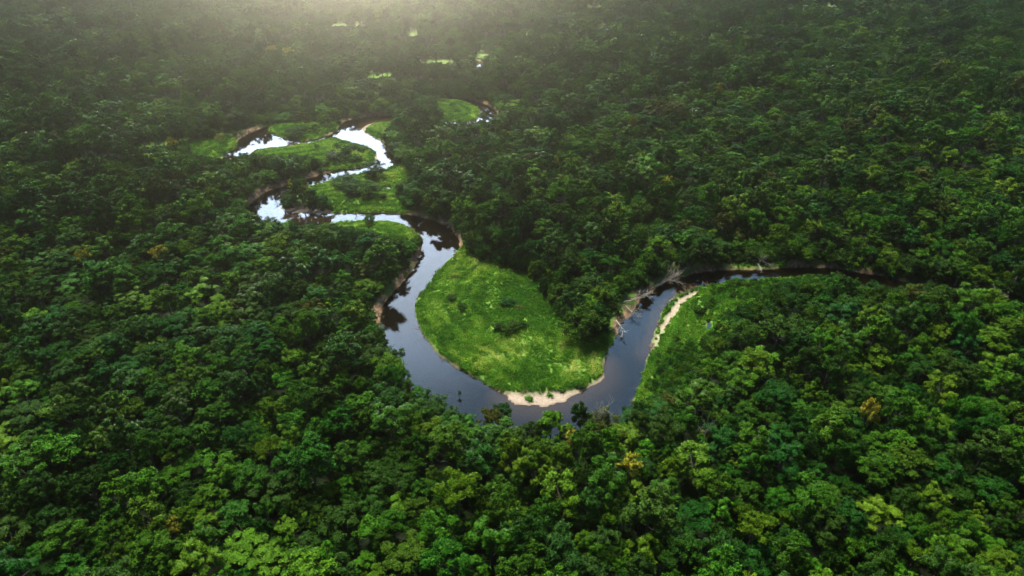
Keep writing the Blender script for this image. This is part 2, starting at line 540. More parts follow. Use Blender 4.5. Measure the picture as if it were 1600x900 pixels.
def water_material():
    m, nt, n, l, out = mat('river_water')
    tcn = n.new('ShaderNodeTexCoord')
    nzn = n.new('ShaderNodeTexNoise')
    nzn.inputs['Scale'].default_value = 0.8
    nzn.inputs['Detail'].default_value = 4
    l.new(tcn.outputs['Object'], nzn.inputs['Vector'])
    bp = n.new('ShaderNodeBump')
    bp.inputs['Strength'].default_value = 0.06
    bp.inputs['Distance'].default_value = 0.25
    l.new(nzn.outputs['Fac'], bp.inputs['Height'])
    fr = n.new('ShaderNodeFresnel')
    fr.inputs['IOR'].default_value = 1.42
    gl = n.new('ShaderNodeBsdfGlossy')
    gl.inputs['Roughness'].default_value = 0.04
    l.new(bp.outputs['Normal'], gl.inputs['Normal'])
    tp = n.new('ShaderNodeBsdfTransparent')
    tp.inputs['Color'].default_value = (0.40, 0.37, 0.29, 1)
    mxs = n.new('ShaderNodeMixShader')
    l.new(fr.outputs[0], mxs.inputs[0])
    l.new(tp.outputs[0], mxs.inputs[1])
    l.new(gl.outputs[0], mxs.inputs[2])
    l.new(mxs.outputs[0], out.inputs['Surface'])
    return m

# ------------------------------------------------------------------ mesh helpers
def mesh_from(name, verts, faces_flat, face_sizes, mats, mat_index=None, smooth=False):
    me = bpy.data.meshes.new(name)
    nv, nl, nf = len(verts), len(faces_flat), len(face_sizes)
    me.vertices.add(nv)
    me.loops.add(nl)
    me.polygons.add(nf)
    me.vertices.foreach_set('co', np.asarray(verts, np.float32).ravel())
    me.loops.foreach_set('vertex_index', np.asarray(faces_flat, np.int32))
    st = np.concatenate([[0], np.cumsum(face_sizes)[:-1]]).astype(np.int32)
    me.polygons.foreach_set('loop_start', st)
    for mt in mats:
        me.materials.append(mt)
    if mat_index is not None:
        me.polygons.foreach_set('material_index', np.asarray(mat_index, np.int32))
    me.polygons.foreach_set('use_smooth', np.full(nf, smooth))
    me.update(calc_edges=True)
    me.validate()
    return me

def link(name, data, parent=None, kind=None, label=None, cat=None, group=None):
    o = bpy.data.objects.new(name, data)
    COL.objects.link(o)
    if parent is not None:
        o.parent = parent
    if kind:
        o['kind'] = kind
    if label:
        o['label'] = label
    if cat:
        o['category'] = cat
    if group:
        o['group'] = group
    return o

def unit(v):
    return v / (np.linalg.norm(v, axis=-1, keepdims=True) + 1e-9)

def leaf_cards(pos, nrm, length, width, r):
    """one rhombic spray per point: N,3 positions and normals"""
    n = len(pos)
    a = unit(np.cross(nrm, r.normal(size=(n, 3))))
    b = unit(np.cross(nrm, a))
    L = (length * r.uniform(.6, 1.35, n))[:, None]
    W = (width * r.uniform(.6, 1.35, n))[:, None]
    bend = nrm * L * .16
    v = np.stack([pos - a * L * .5 - bend, pos - b * W * .5, pos + a * L * .5 - bend, pos + b * W * .5], 1).reshape(-1, 3)
    f = np.arange(n * 4)
    return v, f, np.full(n, 4)

def tube(points, radii, sides=6):
    p = np.asarray(points, float)
    k = len(p)
    t = unit(np.gradient(p, axis=0))
    ref = np.array([0.31, 0.17, 0.93]) if abs(t[0, 2]) < .8 else np.array([1., .1, 0.])
    u = unit(np.cross(t, ref))
    w = np.cross(t, u)
    ang = np.linspace(0, 2 * np.pi, sides, endpoint=False)
    v = (p[:, None] + (u[:, None] * np.cos(ang)[None, :, None] + w[:, None] * np.sin(ang)[None, :, None]) * np.asarray(radii)[:, None, None]).reshape(-1, 3)
    f = []
    for i in range(k - 1):
        for j in range(sides):
            f.append((i * sides + j, i * sides + (j + 1) % sides, (i + 1) * sides + (j + 1) % sides, (i + 1) * sides + j))
    f.append(tuple(range((k - 1) * sides, k * sides)))
    return v, f

class Mesh:
    def __init__(self):
        self.v, self.f, self.n, self.m, self.k = [], [], [], [], 0
    def add(self, v, f, mi=0):
        self.v.append(v)
        for q in f:
            self.f.extend(i + self.k for i in q)
            self.n.append(len(q))
            self.m.append(mi)
        self.k += len(v)
    def add_flat(self, v, flat, sizes, mi=0):
        self.v.append(v)
        self.f.extend((np.asarray(flat) + self.k).tolist())
        self.n.extend(sizes.tolist())
        self.m.extend([mi] * len(sizes))
        self.k += len(v)
    def build(self, name, mats, smooth=False):
        return mesh_from(name, np.concatenate(self.v), self.f, self.n, mats, self.m, smooth)

# ------------------------------------------------------------------ tree kinds: local size is about 12 m across and 17 m tall
def bumps(r, k=9):
    d = unit(r.normal(size=(k, 3)))
    ph = r.uniform(0, 6.28, k)
    fr = r.uniform(2.5, 7.0, k)
    return lambda q: np.sin(q @ d.T * fr + ph).sum(-1) / k

def make_crown(seed, rx, rz, zc, n_clump, clump_r, n_leaf, length, width, low=-0.25, squash=.72, top_flat=1.0, uneven=.22):
    r = np.random.default_rng(seed)
    gz = np.linspace(1.0, low, n_clump) + r.normal(0, .07, n_clump)
    gz = np.clip(gz, low - .1, 1.0)
    th = np.arange(n_clump) * 2.39996 + r.normal(0, .35, n_clump)
    rr = np.sqrt(np.clip(1 - gz * gz, 0, 1))
    d = np.stack([rr * np.cos(th), rr * np.sin(th), gz], 1)
    k = 1 + r.normal(0, uneven, n_clump)
    cen = d * k[:, None] * np.array([rx, rx, rz * top_flat]) * .78 + np.array([0, 0, zc])
    cr_ = clump_r * r.uniform(.65, 1.35, n_clump)
    w = cr_ ** 2
    idx = r.choice(n_clump, n_leaf, p=w / w.sum())
    q = unit(r.normal(size=(n_leaf, 3)) + np.array([0, 0, .45]))
    q = np.where((q[:, 2] < -.35)[:, None], q * np.array([1, 1, -1]), q)
    bm = bumps(r, 12)
    rad = cr_[idx] * (.84 + .95 * bm(q * 1.4 + idx[:, None] * .7) + r.uniform(-.16, .1, n_leaf))
    pos = cen[idx] + q * rad[:, None] * np.array([1, 1, squash])
    nrm = unit(q * np.array([1, 1, 1.2]) + r.normal(size=(n_leaf, 3)) * .42 + np.array([0, 0, .25]))
    v, f, s = leaf_cards(pos, nrm, length, width, r)
    return (v, f, s), cen

def make_trunk(seed, cen, zc, rad=.38, dead=False):
    r = np.random.default_rng(seed + 500)
    mb = Mesh()
    lean = r.normal(0, .35, 2)
    fork = zc * r.uniform(.55, .72)
    zz = np.array([-.8, .3, fork * .5, fork, zc + 1.5])
    pts = np.stack([lean[0] * zz / zc + np.array([0, 0, .15, .0, .3]), lean[1] * zz / zc, zz], 1)
    mb.add(*tube(pts, [rad * 1.7, rad * 1.15, rad * .9, rad * .75, rad * .25], 7))
    sel = r.permutation(len(cen))[:8]
    for i in sel:
        z0 = fork + r.uniform(-1.0, 2.0)
        a = np.array([lean[0] * z0 / zc, lean[1] * z0 / zc, z0])
        e = cen[i] - np.array([0, 0, .4])
        mid = a * .5 + e * .5 + np.array([0, 0, -.5]) + r.normal(0, .25, 3)
        mb.add(*tube([a, mid, e], [rad * .5, rad * .3, rad * .1], 5))
    return mb

KINDS = []       # dict: crown mesh, trunk mesh, joint mesh, radius, height, word
def kind(word, seed, leaf_mat=None, **kw):
    (v, f, s), cen = make_crown(seed, **kw)
    t = make_trunk(seed, cen, kw['zc'])
    c = Mesh()
    c.add_flat(v, f, s)
    j = Mesh()
    j.add_flat(v, f, s, 0)
    tv = np.concatenate(t.v)
    off = 0
    fl, ns = t.f, np.array(t.n)
    j.add_flat(tv, np.array(fl), ns, 1)
    KINDS.append(dict(word=word, crown=c.build('crown', [M_LEAF]), trunk=t.build('trunk', [M_BARK], True), both=j.build('forest_tree', [M_LEAF, M_BARK]),
                      radius=float(np.percentile(np.hypot(v[:, 0], v[:, 1]), 96)), height=float(v[:, 2].max())))

kind('broad domed', 11, rx=6.0, rz=4.6, zc=12.0, n_clump=17, clump_r=2.0, n_leaf=6600, length=.84, width=.46, uneven=.3)
kind('broad domed', 12, rx=6.4, rz=4.4, zc=12.5, n_clump=20, clump_r=1.9, n_leaf=6800, length=.78, width=.44, uneven=.3)
kind('knobbly crowned', 13, rx=6.0, rz=5.0, zc=12.0, n_clump=26, clump_r=1.45, n_leaf=6800, length=.70, width=.42, uneven=.3)
kind('knobbly crowned', 14, rx=5.6, rz=5.4, zc=12.2, n_clump=24, clump_r=1.5, n_leaf=6600, length=.74, width=.42, uneven=.36)
kind('tall rounded', 15, rx=4.8, rz=6.4, zc=13.0, n_clump=22, clump_r=1.6, n_leaf=6600, length=.78, width=.44, low=-.5, uneven=.3)
kind('tall rounded', 16, rx=4.6, rz=5.8, zc=14.0, n_clump=17, clump_r=1.8, n_leaf=6000, length=.86, width=.44, low=-.45, uneven=.3)
kind('flat topped', 17, rx=6.8, rz=3.0, zc=14.0, n_clump=18, clump_r=1.8, n_leaf=6000, length=.78, width=.46, low=.05, squash=.5, uneven=.3)
kind('flat topped', 18, rx=6.4, rz=3.2, zc=13.0, n_clump=22, clump_r=1.5, n_leaf=6000, length=.72, width=.42, low=.0, squash=.55, uneven=.36)
kind('loose feathery', 19, rx=5.8, rz=5.2, zc=11.8, n_clump=22, clump_r=1.5, n_leaf=4600, length=1.35, width=.30, uneven=.4)
kind('loose feathery', 20, rx=5.2, rz=5.4, zc=12.4, n_clump=19, clump_r=1.6, n_leaf=4300, length=1.45, width=.32, uneven=.4)
kind('fine leaved', 21, rx=5.4, rz=4.6, zc=12.0, n_clump=22, clump_r=1.55, n_leaf=8800, length=.55, width=.36, uneven=.32)
kind('coarse leaved', 22, rx=5.4, rz=4.8, zc=12.0, n_clump=16, clump_r=1.8, n_leaf=4000, length=1.2, width=.75, uneven=.32)
N_TREE = len(KINDS)
kind('full skirted', 23, rx=6.0, rz=6.2, zc=6.6, n_clump=46, clump_r=1.55, n_leaf=7600, length=.56, width=.36, low=-.8, uneven=.2)
kind('full skirted', 24, rx=5.4, rz=6.4, zc=7.2, n_clump=40, clump_r=1.6, n_leaf=7000, length=.62, width=.38, low=-.75, uneven=.26)
N_BUSH = len(KINDS)
kind('bushy', 31, rx=2.6, rz=2.6, zc=2.2, n_clump=16, clump_r=1.1, n_leaf=1500, length=.50, width=.32, low=-.75)
kind('bushy', 32, rx=3.0, rz=2.2, zc=1.9, n_clump=20, clump_r=1.0, n_leaf=1600, length=.46, width=.30, low=-.75, uneven=.3)
EDGE_LOW = []

# ------------------------------------------------------------------ ground and water
def axis(lo, hi, step, far_lo, far_hi):
    a = list(np.arange(lo, hi + .01, step))
    s, p = step, hi
    while p < far_hi:
        s *= 1.22
        p += s
        a.append(min(p, far_hi))
    s, p = step, lo
    b = []
    while p > far_lo:
        s *= 1.22
        p -= s
        b.append(max(p, far_lo))
    return np.array(b[::-1] + a)

gx_, gy_ = axis(-255, 285, 1.1, -1600, 1600), axis(125, 730, 1.1, -400, 1600)
X, Y = np.meshgrid(gx_, gy_)
xf, yf = X.ravel(), Y.ravel()
w, g, s = land_fields(xf, yf)
z, wj, grassy, sandy = land_height(xf, yf, w, g, s)
nx, ny = len(gx_), len(gy_)
ii = (np.arange(ny - 1)[:, None] * nx + np.arange(nx - 1)[None, :]).ravel()
quads = np.stack([ii, ii + 1, ii + nx + 1, ii + nx], 1)
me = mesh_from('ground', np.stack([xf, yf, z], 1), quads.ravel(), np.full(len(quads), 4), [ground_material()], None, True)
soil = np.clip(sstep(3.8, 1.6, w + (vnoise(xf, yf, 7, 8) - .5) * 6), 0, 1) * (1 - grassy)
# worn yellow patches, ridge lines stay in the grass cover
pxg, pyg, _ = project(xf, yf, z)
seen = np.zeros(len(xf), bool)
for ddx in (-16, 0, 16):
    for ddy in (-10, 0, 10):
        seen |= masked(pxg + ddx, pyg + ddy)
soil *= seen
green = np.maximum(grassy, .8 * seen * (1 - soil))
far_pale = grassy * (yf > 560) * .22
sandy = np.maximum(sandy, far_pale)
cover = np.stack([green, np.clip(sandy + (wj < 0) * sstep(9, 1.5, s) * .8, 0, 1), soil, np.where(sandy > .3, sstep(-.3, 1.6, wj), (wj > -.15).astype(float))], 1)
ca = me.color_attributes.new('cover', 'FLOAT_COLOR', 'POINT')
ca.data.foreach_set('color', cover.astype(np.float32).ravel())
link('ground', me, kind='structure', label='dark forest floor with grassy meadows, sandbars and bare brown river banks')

wx = [(-600, 90), (700, 90), (700, 900), (-600, 900)]
wm = mesh_from('river', [(a, b, 0.0) for a, b in wx], [0, 1, 2, 3], [4], [water_material()])
link('river', wm, kind='structure', label='dark winding river reflecting pale sky between forest and meadows')

# ------------------------------------------------------------------ where the trees stand
def sample_blocked(x, y, h, r, base_z=1.5):
    """does a tree here cover open ground or water as the photograph shows it?"""
    bad = masked(*project(x, y, np.full_like(x, base_z))[:2])
    bad |= masked(*project(x, y, base_z + h)[:2])
    for zf, rf in ((.95, .45), (.82, .82), (.66, 1.0), (.5, .85)):
        for a in np.arange(0, 6.28, .785):
            bad |= masked(*project(x + r * rf * np.cos(a), y + r * rf * np.sin(a), base_z + h * zf)[:2])
    return bad

def in_view(x, y, margin=70):
    px, py, d = project(x, y, np.full_like(x, 12.0))
    m = margin * F / np.maximum(d, 50) * .5
    return (px > -m) & (px < 1600 + m) & (py < 900 + m) & (d > 40)

# ------------------------------------------------------------------ trees and shrubs one can pick out: (foot in the photo, width m, height m, kind, look, name, label)
DOMED, KNOBBLY, TALL, FLAT, FEATHER, FINE, SKIRT, BUSH = 0, 3, 4, 6, 8, 10, N_TREE, N_BUSH
PICKED = [
    (578, 352, 6.0, 6.2, SKIRT, 2, 'bank_tree', 'small round tree alone on the grassy bank of the upper river bend', 'tree'),
    (908, 531, 16.5, 15.5, SKIRT, 1, 'meadow_tree', 'big round dark tree at the right edge of the central meadow', 'tree'),
    (935, 520, 10.0, 14.5, SKIRT + 1, 0, 'meadow_tree', 'narrow dark tree between the big round meadow tree and the driftwood bank', 'tree'),
    (585, 276, 13.0, 9.0, SKIRT, 0, 'bank_tree', 'round dark tree beside the white water at the neck of the upper meadow', 'tree'),
    (541, 293, 14.0, 7.0, SKIRT, 0, 'thicket_tree', 'low spreading dark tree on the upper meadow, near the water', 'tree'),
    (551, 306, 11.0, 7.5, SKIRT + 1, 0, 'thicket_tree', 'rounded dark tree in the middle of the upper meadow thicket', 'tree'),
    (579, 308, 12.5, 8.5, SKIRT, 1, 'thicket_tree', 'bushy green tree at the right end of the upper meadow thicket', 'tree'),
    (599, 313, 4.0, 3.0, BUSH, 0, 'shrub', 'small round shrub right of the upper meadow thicket', 'shrub'),
    (452, 324, 8.5, 8.0, SKIRT, 3, 'point_tree', 'low bluish green tree at the left tip of the sandy river point', 'tree'),
    (461, 317, 6.5, 11.5, TALL, 5, 'flowering_tree', 'yellow flowering tree nearest the tip of the sandy river point', 'tree'),
    (474, 321, 10.0, 15.0, SKIRT + 1, 1, 'point_tree', 'tallest green tree of the grove on the sandy river point', 'tree'),
    (480, 322, 6.5, 12.0, DOMED, 5, 'flowering_tree', 'yellow flowering tree in the middle of the grove on the river point', 'tree'),
    (489, 326, 9.5, 12.0, SKIRT, 0, 'point_tree', 'dark tree right of the yellow blossom on the sandy river point', 'tree'),
    (505, 327, 9.5, 9.5, SKIRT + 1, 0, 'point_tree', 'dark tree at the right end of the grove on the river point', 'tree'),
    (461, 214, 12.0, 6.5, SKIRT, 0, 'island_shrub', 'large dark shrub on the green spit between the two pale river arms', 'shrub'),
    (474, 206, 7.0, 5.0, BUSH, 2, 'island_shrub', 'yellowish bush on top of the green spit between the river arms', 'shrub'),
    (491, 207, 7.0, 5.0, BUSH + 1, 0, 'island_shrub', 'dark round shrub at the right of the green spit', 'shrub'),
    (508, 196, 9.0, 9.0, SKIRT, 2, 'bank_tree', 'small yellow-green tree behind the right end of the green spit', 'tree'),
    (541, 243, 8.5, 5.5, BUSH, 0, 'shrub', 'tall dark shrub in the middle of the long green river island', 'shrub'),
    (527, 232, 6.0, 3.2, BUSH + 1, 1, 'shrub', 'low green shrub near the far shore of the long river island', 'shrub'),
    (553, 234, 5.5, 3.0, BUSH, 0, 'shrub', 'dark shrub behind the tall one on the long river island', 'shrub'),
    (565, 238, 6.0, 3.0, BUSH + 1, 0, 'shrub', 'dark shrub nearest the right tip of the long river island', 'shrub'),
    (521, 250, 10.0, 5.0, BUSH, 0, 'shrub', 'broad dark shrub on the near shore of the long river island', 'shrub'),
    (538, 253, 9.0, 4.5, BUSH + 1, 0, 'shrub', 'broad dark shrub right of another on the near island shore', 'shrub'),
    (557, 251, 7.0, 4.0, BUSH, 1, 'shrub', 'green shrub nearest the bare bank of the long river island', 'shrub'),
    (496, 233, 5.0, 2.8, BUSH + 1, 1, 'shrub', 'small green shrub at the left of the long river island', 'shrub'),
    (666, 182, 17.5, 15.0, SKIRT, 1, 'meadow_tree', 'large rounded tree at the left end of the farthest round meadow', 'tree'),
    (686, 182, 7.0, 5.0, BUSH, 0, 'shrub', 'dark shrub at the foot of the large tree by the farthest meadow', 'shrub'),
    (707, 167, 4.5, 2.4, BUSH, 0, 'shrub', 'tiny dark shrub, farther one of two on the farthest round meadow', 'shrub'),
    (715, 176, 5.0, 2.4, BUSH + 1, 0, 'shrub', 'tiny dark shrub, nearer one of two on the farthest round meadow', 'shrub'),
    (755, 184, 5.0, 5.5, SKIRT, 1, 'bank_tree', 'small tree on the shore in front of the farthest white water', 'tree'),
    (706, 471, 4.6, 2.6, BUSH, 0, 'shrub', 'dark flat shrub on the left of the central meadow, farther of two', 'shrub'),
    (722, 486, 5.4, 3.0, BUSH + 1, 0, 'shrub', 'dark flat shrub on the left of the central meadow, nearer of two', 'shrub'),
    (712, 436, 3.4, 1.3, BUSH, 4, 'shrub', 'faint brownish shrub near the top of the central meadow', 'shrub'),
    (781, 517, 5.4, 3.6, BUSH, 0, 'shrub', 'left shrub of the dark clump in the middle of the central meadow', 'shrub'),
    (793, 524, 6.0, 4.2, BUSH + 1, 1, 'shrub', 'nearest and greenest shrub of the clump in the central meadow', 'shrub'),
    (803, 517, 5.4, 3.6, BUSH, 0, 'shrub', 'dark shrub behind the bare pole in the central meadow clump', 'shrub'),
    (817, 514, 5.0, 3.0, BUSH + 1, 0, 'shrub', 'right shrub of the dark clump in the middle of the central meadow', 'shrub'),
    (794, 478, 6.4, 2.8, BUSH, 0, 'shrub', 'low dark shrub above the clump in the central meadow', 'shrub'),
    (810, 484, 4.6, 1.6, BUSH + 1, 4, 'shrub', 'low brownish shrub above the clump in the central meadow', 'shrub'),
    (827, 622, 3.2, 1.3, BUSH, 2, 'shrub', 'pale low shrub where the meadow meets the bright sandbar', 'shrub'),
    (859, 616, 3.0, 1.1, BUSH + 1, 2, 'shrub', 'pale low shrub on the upper rim of the bright sandbar, right of another', 'shrub'),
    (906, 604, 3.4, 1.8, BUSH, 0, 'shrub', 'dark shrub near the right corner of the central meadow', 'shrub'),
    (718, 617, 1.3, 3.4, TALL, 2, 'sapling', 'thin yellow-green sapling standing alone in the river', 'tree'),
    (1148, 440, 5.0, 2.0, BUSH, 1, 'shrub', 'low shrub on the shore before the bright water patch at right', 'shrub'),
    (655, 385, 5.0, 6.5, SKIRT, 2, 'bank_tree', 'yellow-green tree leaning over the water at the upper bend', 'tree'),
    (768, 690, 7.5, 13.5, KNOBBLY, 4, 'bank_tree', 'pale olive crown left of the bright sandbar on the near bank', 'tree'),
    (783, 668, 7.5, 12.5, TALL, 3, 'bank_tree', 'bluish green tree sticking up over the water left of the sandbar', 'tree'),
    (860, 686, 9.5, 13.0, DOMED, 2, 'bank_tree', 'bright green tree standing in front of the sandbar', 'tree'),
    (904, 690, 7.0, 16.5, TALL, 0, 'bank_tree', 'dark tree right of the sandbar beside the bare grey tree', 'tree'),
]
CROWN_AT = [   # (crown centre in the photo, width m, height m, kind, look, name, label)
    (985, 726, 9.5, 16.5, KNOBBLY, 5, 'flowering_tree', 'brightest yellow flowering tree, below the river bend in the near forest'),
    (1357, 641, 8.0, 17.5, DOMED, 5, 'flowering_tree', 'orange-yellow flowering crown in the dark forest at right'),
    (895, 682, 6.0, 13.5, TALL, 5, 'flowering_tree', 'small golden crown just below the sandbar trees'),
    (268, 828, 6.0, 14.0, FINE, 5, 'flowering_tree', 'small dull golden crown near the bottom left of the forest'),
    (868, 250, 7.0, 16.0, DOMED, 5, 'flowering_tree', 'small golden crown in the hazy forest right of the upper river'),
    (1042, 285, 8.0, 17.0, KNOBBLY, 5, 'flowering_tree', 'golden crown in the forest above the central meadow, to its right'),
    (990, 190, 7.5, 17.0, DOMED, 5, 'flowering_tree', 'golden crown in the far forest right of the farthest meadow'),
    (1125, 137, 7.0, 18.0, DOMED, 5, 'flowering_tree', 'tiny orange crown alone in the far right forest'),
    (250, 397, 10.0, 16.5, FLAT, 5, 'flowering_tree', 'dull yellow flat crown in the left forest, right of another'),
    (130, 401, 9.0, 16.0, FLAT, 5, 'flowering_tree', 'dull yellow flat crown far out in the left forest'),
    (120, 213, 9.0, 17.0, DOMED, 5, 'flowering_tree', 'small yellow crown in the upper left forest'),
    (268, 221, 8.0, 14.0, DOMED, 5, 'flowering_tree', 'yellow crown beside the bare bank left of the pale water'),
    (341, 211, 8.0, 11.0, DOMED, 5, 'flowering_tree', 'yellow crown on the bank just left of the white river arm'),
    (424, 78, 12.0, 16.0, FLAT, 5, 'flowering_tree', 'yellow crown in the sunlit haze, left one of two'),
    (449, 81, 12.0, 16.0, FLAT, 5, 'flowering_tree', 'yellow crown in the sunlit haze, right one of two'),
    (1405, 471, 9.0, 17.0, DOMED, 2, 'rainforest_tree', 'bright yellow-green crown at the right, left of the brownish crown'),
    (1427, 458, 10.0, 18.5, KNOBBLY, 4, 'rainforest_tree', 'brownish crown at the right end of the forest by the dark river'),
    (1220, 512, 18.0, 18.5, FLAT, 0, 'rainforest_tree', 'wide flat dark crown in the forest right of the right-hand meadow'),
]
SPECIAL = []
for a in PICKED:
    gp = unproject(a[0], a[1], 1.0)
    SPECIAL.append((float(gp[0]), float(gp[1]), *a[2:]))
for a in CROWN_AT:
    gp = unproject(a[0], a[1], a[3] * .80 + 2.0)
    SPECIAL.append((float(gp[0]), float(gp[1]), *a[2:], 'tree'))
SPECIAL_SPOTS = [(a[0], a[1], a[2] * .42) for a in SPECIAL]

N_CAND = 450000
cx = rng.uniform(-820, 820, N_CAND)
cyy = rng.uniform(40, 1020, N_CAND)
keep = in_view(cx, cyy)
cx, cyy = cx[keep], cyy[keep]
n = len(cx)
rad = np.clip(rng.lognormal(math.log(2.75), .38, n), 1.5, 6.6)
order = np.argsort(-rad * rng.uniform(.75, 1.25, n))
cx, cyy, rad = cx[order], cyy[order], rad[order]
kid = rng.integers(0, N_TREE, n)
krad = np.array([k['radius'] for k in KINDS])
khei = np.array([k['height'] for k in KINDS])
sc = rad / krad[kid]
stand = vnoise(cx, cyy, 60, 21) * .6 + vnoise(cx, cyy, 22, 22) * .4
sz = np.clip((.34 + .56 * sc) * rng.uniform(.70, 1.32, n) * (.56 + .82 * stand), .33, 1.6)
wv, gv, sv = land_fields(cx, cyy)
edge = (np.minimum(wv, gv) < 11) & (rng.random(n) < .7)
kid = np.where(edge, N_TREE + rng.integers(0, 2, n), kid)
sc = rad / krad[kid]
sz = np.where(wv < 13.5, sz * np.where(cyy > 370, .60, .86), sz)
hgt = khei[kid] * sz
dry = wv > 1.2
blocked = sample_blocked(cx, cyy, hgt, rad)
# second chance for the forest's edge: a smaller tree
near = blocked & dry
shrink = np.ones(n)
for fct in (.72, .5):
    b2 = sample_blocked(cx, cyy, hgt * fct, rad * fct)
    take = near & ~b2 & blocked
    shrink[take] = fct
    blocked[take] = False
rad, hgt, sz, sc = rad * shrink, hgt * shrink, sz * shrink, sc * shrink
ok = ~blocked & dry
cell = {}
CS = 10.5
for sx_, sy_, sr_ in SPECIAL_SPOTS:
    cell.setdefault((int(sx_ // CS), int(sy_ // CS)), []).append((sx_, sy_, sr_))
chosen = []
for i in np.nonzero(ok)[0]:
    x, y, r = cx[i], cyy[i], rad[i]
    a, b = int(x // CS), int(y // CS)
    fine = True
    for p in (a - 1, a, a + 1):
        for q in (b - 1, b, b + 1):
            for (xx, yy, rr) in cell.get((p, q), ()):
                if (x - xx) ** 2 + (y - yy) ** 2 < (.645 * (r + rr)) ** 2:
                    fine = False
                    break
            if not fine:
                break
        if not fine:
            break
    if fine:
        cell.setdefault((a, b), []).append((x, y, r))
        chosen.append(i)
ch = np.array(chosen)
T = dict(x=cx[ch], y=cyy[ch], r=rad[ch], h=hgt[ch], k=kid[ch], sxy=sc[ch], sz=sz[ch])
nt_ = len(ch)
T['rot'] = rng.uniform(0, 6.28, nt_)
# looks: stands of one colour with single odd crowns between
u = np.clip(.55 * vnoise(T['x'], T['y'], 45, 31) + .45 * rng.random(nt_), 0, 1)
look = np.digitize(u, [.36, .55, .66, .80])       # 0..4
look = np.where(look == 4, np.where(rng.random(nt_) < .35, 4, 0), look)
look = np.where(rng.random(nt_) < .06, 2, look)
T['look'] = look
T['tint'] = (look + .5 + np.where(look == 4, rng.uniform(-.4, 0, nt_), rng.uniform(-.28, .28, nt_))) / NL
print('trees', nt_)

# bushes along the foot of the forest's edge
nb = 26000
bx, by = rng.uniform(-260, 300, nb), rng.uniform(120, 560, nb)
bs_ = rng.uniform(.45, 1.25, nb)
bw, bg, bsd = land_fields(bx, by)
px_, py_, _ = project(bx, by, np.full(nb, 1.5))
nearopen = np.zeros(nb, bool)
for dx in (-26, -13, 0, 13, 26):
    for dy in (-16, 0, 16):
        nearopen |= masked(px_ + dx, py_ + dy)
okb = nearopen & (bw > .8) & ~sample_blocked(bx, by, 4.2 * bs_, 2.8 * bs_) & in_view(bx, by)
bx, by, bs_ = bx[okb], by[okb], bs_[okb]
sel = rng.permutation(len(bx))[:1500]
B = dict(x=bx[sel], y=by[sel], s=bs_[sel])
print('bushes', len(sel), 'of', len(bx))
# low growth that breaks up the bare banks
nk = 30000
kx, ky = rng.uniform(-260, 300, nk), rng.uniform(120, 560, nk)
kw_, kg_, ks_ = land_fields(kx, ky)
kpx, kpy, _ = project(kx, ky, np.full(nk, 1.0))
okk = (kw_ > .6) & (kw_ < 7.5) & (kg_ > .5) & (ks_ > 1) & masked(kpx, kpy) & (vnoise(kx, ky, 8, 61) + (kw_ - 3) * .06 > .52)
kx, ky = kx[okk][:900], ky[okk][:900]
B['x'] = np.concatenate([B['x'], kx])
B['y'] = np.concatenate([B['y'], ky])
B['s'] = np.concatenate([B['s'], rng.uniform(.22, .58, len(kx))])
# undergrowth in the gaps of the near forest
nu = 16000
ux, uy = rng.uniform(-260, 260, nu), rng.uniform(60, 330, nu)
uw, ug, us_ = land_fields(ux, uy)
us2 = rng.uniform(.6, 1.15, nu)
oku = in_view(ux, uy) & (uw > 1.5) & ~sample_blocked(ux, uy, 4.2 * us2, 2.8 * us2)
ux, uy, us2 = ux[oku][:5000], uy[oku][:5000], us2[oku][:5000]
# scrub that breaks into the right-hand meadow from the forest's edge
nv_ = 9000
vx, vy = rng.uniform(30, 140, nv_), rng.uniform(150, 260, nv_)
vw, vg, vs_ = land_fields(vx, vy)
vpx, vpy, _ = project(vx, vy, np.full(nv_, 1.0))
rise = np.clip((vpy - 500) / 110, 0, 1) * .45 + np.clip((vpx - 1050 + (vpy - 450) * .25) / 110, 0, 1) * .5
okv = (vg < 0) & (vw > 2.5) & (vs_ > 1.5) & (vnoise(vx, vy, 7, 71) * .6 + .4 * rng.random(nv_) < rise)
vx, vy = vx[okv][:900], vy[okv][:900]
B['x'], B['y'] = np.concatenate([B['x'], vx]), np.concatenate([B['y'], vy])
B['s'] = np.concatenate([B['s'], rng.uniform(.16, .46, len(vx))])
print('scrub', len(vx))
N_LIGHT_BUSH = len(B['x'])
B['x'], B['y'], B['s'] = np.concatenate([B['x'], ux]), np.concatenate([B['y'], uy]), np.concatenate([B['s'], us2])

# which crowns show, and how large: paint discs far to near
px, py, dep = project(T['x'], T['y'], T['h'] * .74)
pr = T['r'] * F / dep
ids = np.full((450, 800), -1, np.int32)
for i in np.argsort(-dep):
    cxp, cyp, rp_ = px[i] / 2, py[i] / 2, pr[i] / 2
    if cxp + rp_ < 0 or cxp - rp_ > 800 or cyp + rp_ < 0 or cyp - rp_ > 450:
        continue
    x0, x1 = max(0, int(cxp - rp_)), min(800, int(cxp + rp_) + 1)
    y0, y1 = max(0, int(cyp - rp_ * .9)), min(450, int(cyp + rp_ * .9) + 1)
    if x1 <= x0 or y1 <= y0:
        continue
    yy, xx = np.ogrid[y0:y1, x0:x1]
    ids[y0:y1, x0:x1][((xx - cxp) / rp_) ** 2 + ((yy - cyp) / (rp_ * .9)) ** 2 < 1] = i
vis = np.bincount(ids[ids >= 0], minlength=nt_)
N_SINGLE = 232
single = np.argsort(-vis)[:N_SINGLE]
is_single = np.zeros(nt_, bool)
is_single[single] = True

def ground_z(x, y):
    x, y = np.atleast_1d(np.asarray(x, float)), np.atleast_1d(np.asarray(y, float))
    w, g, s = land_fields(x, y)
    return land_height(x, y, w, g, s)[0]

T['z'] = ground_z(T['x'], T['y']) - .05

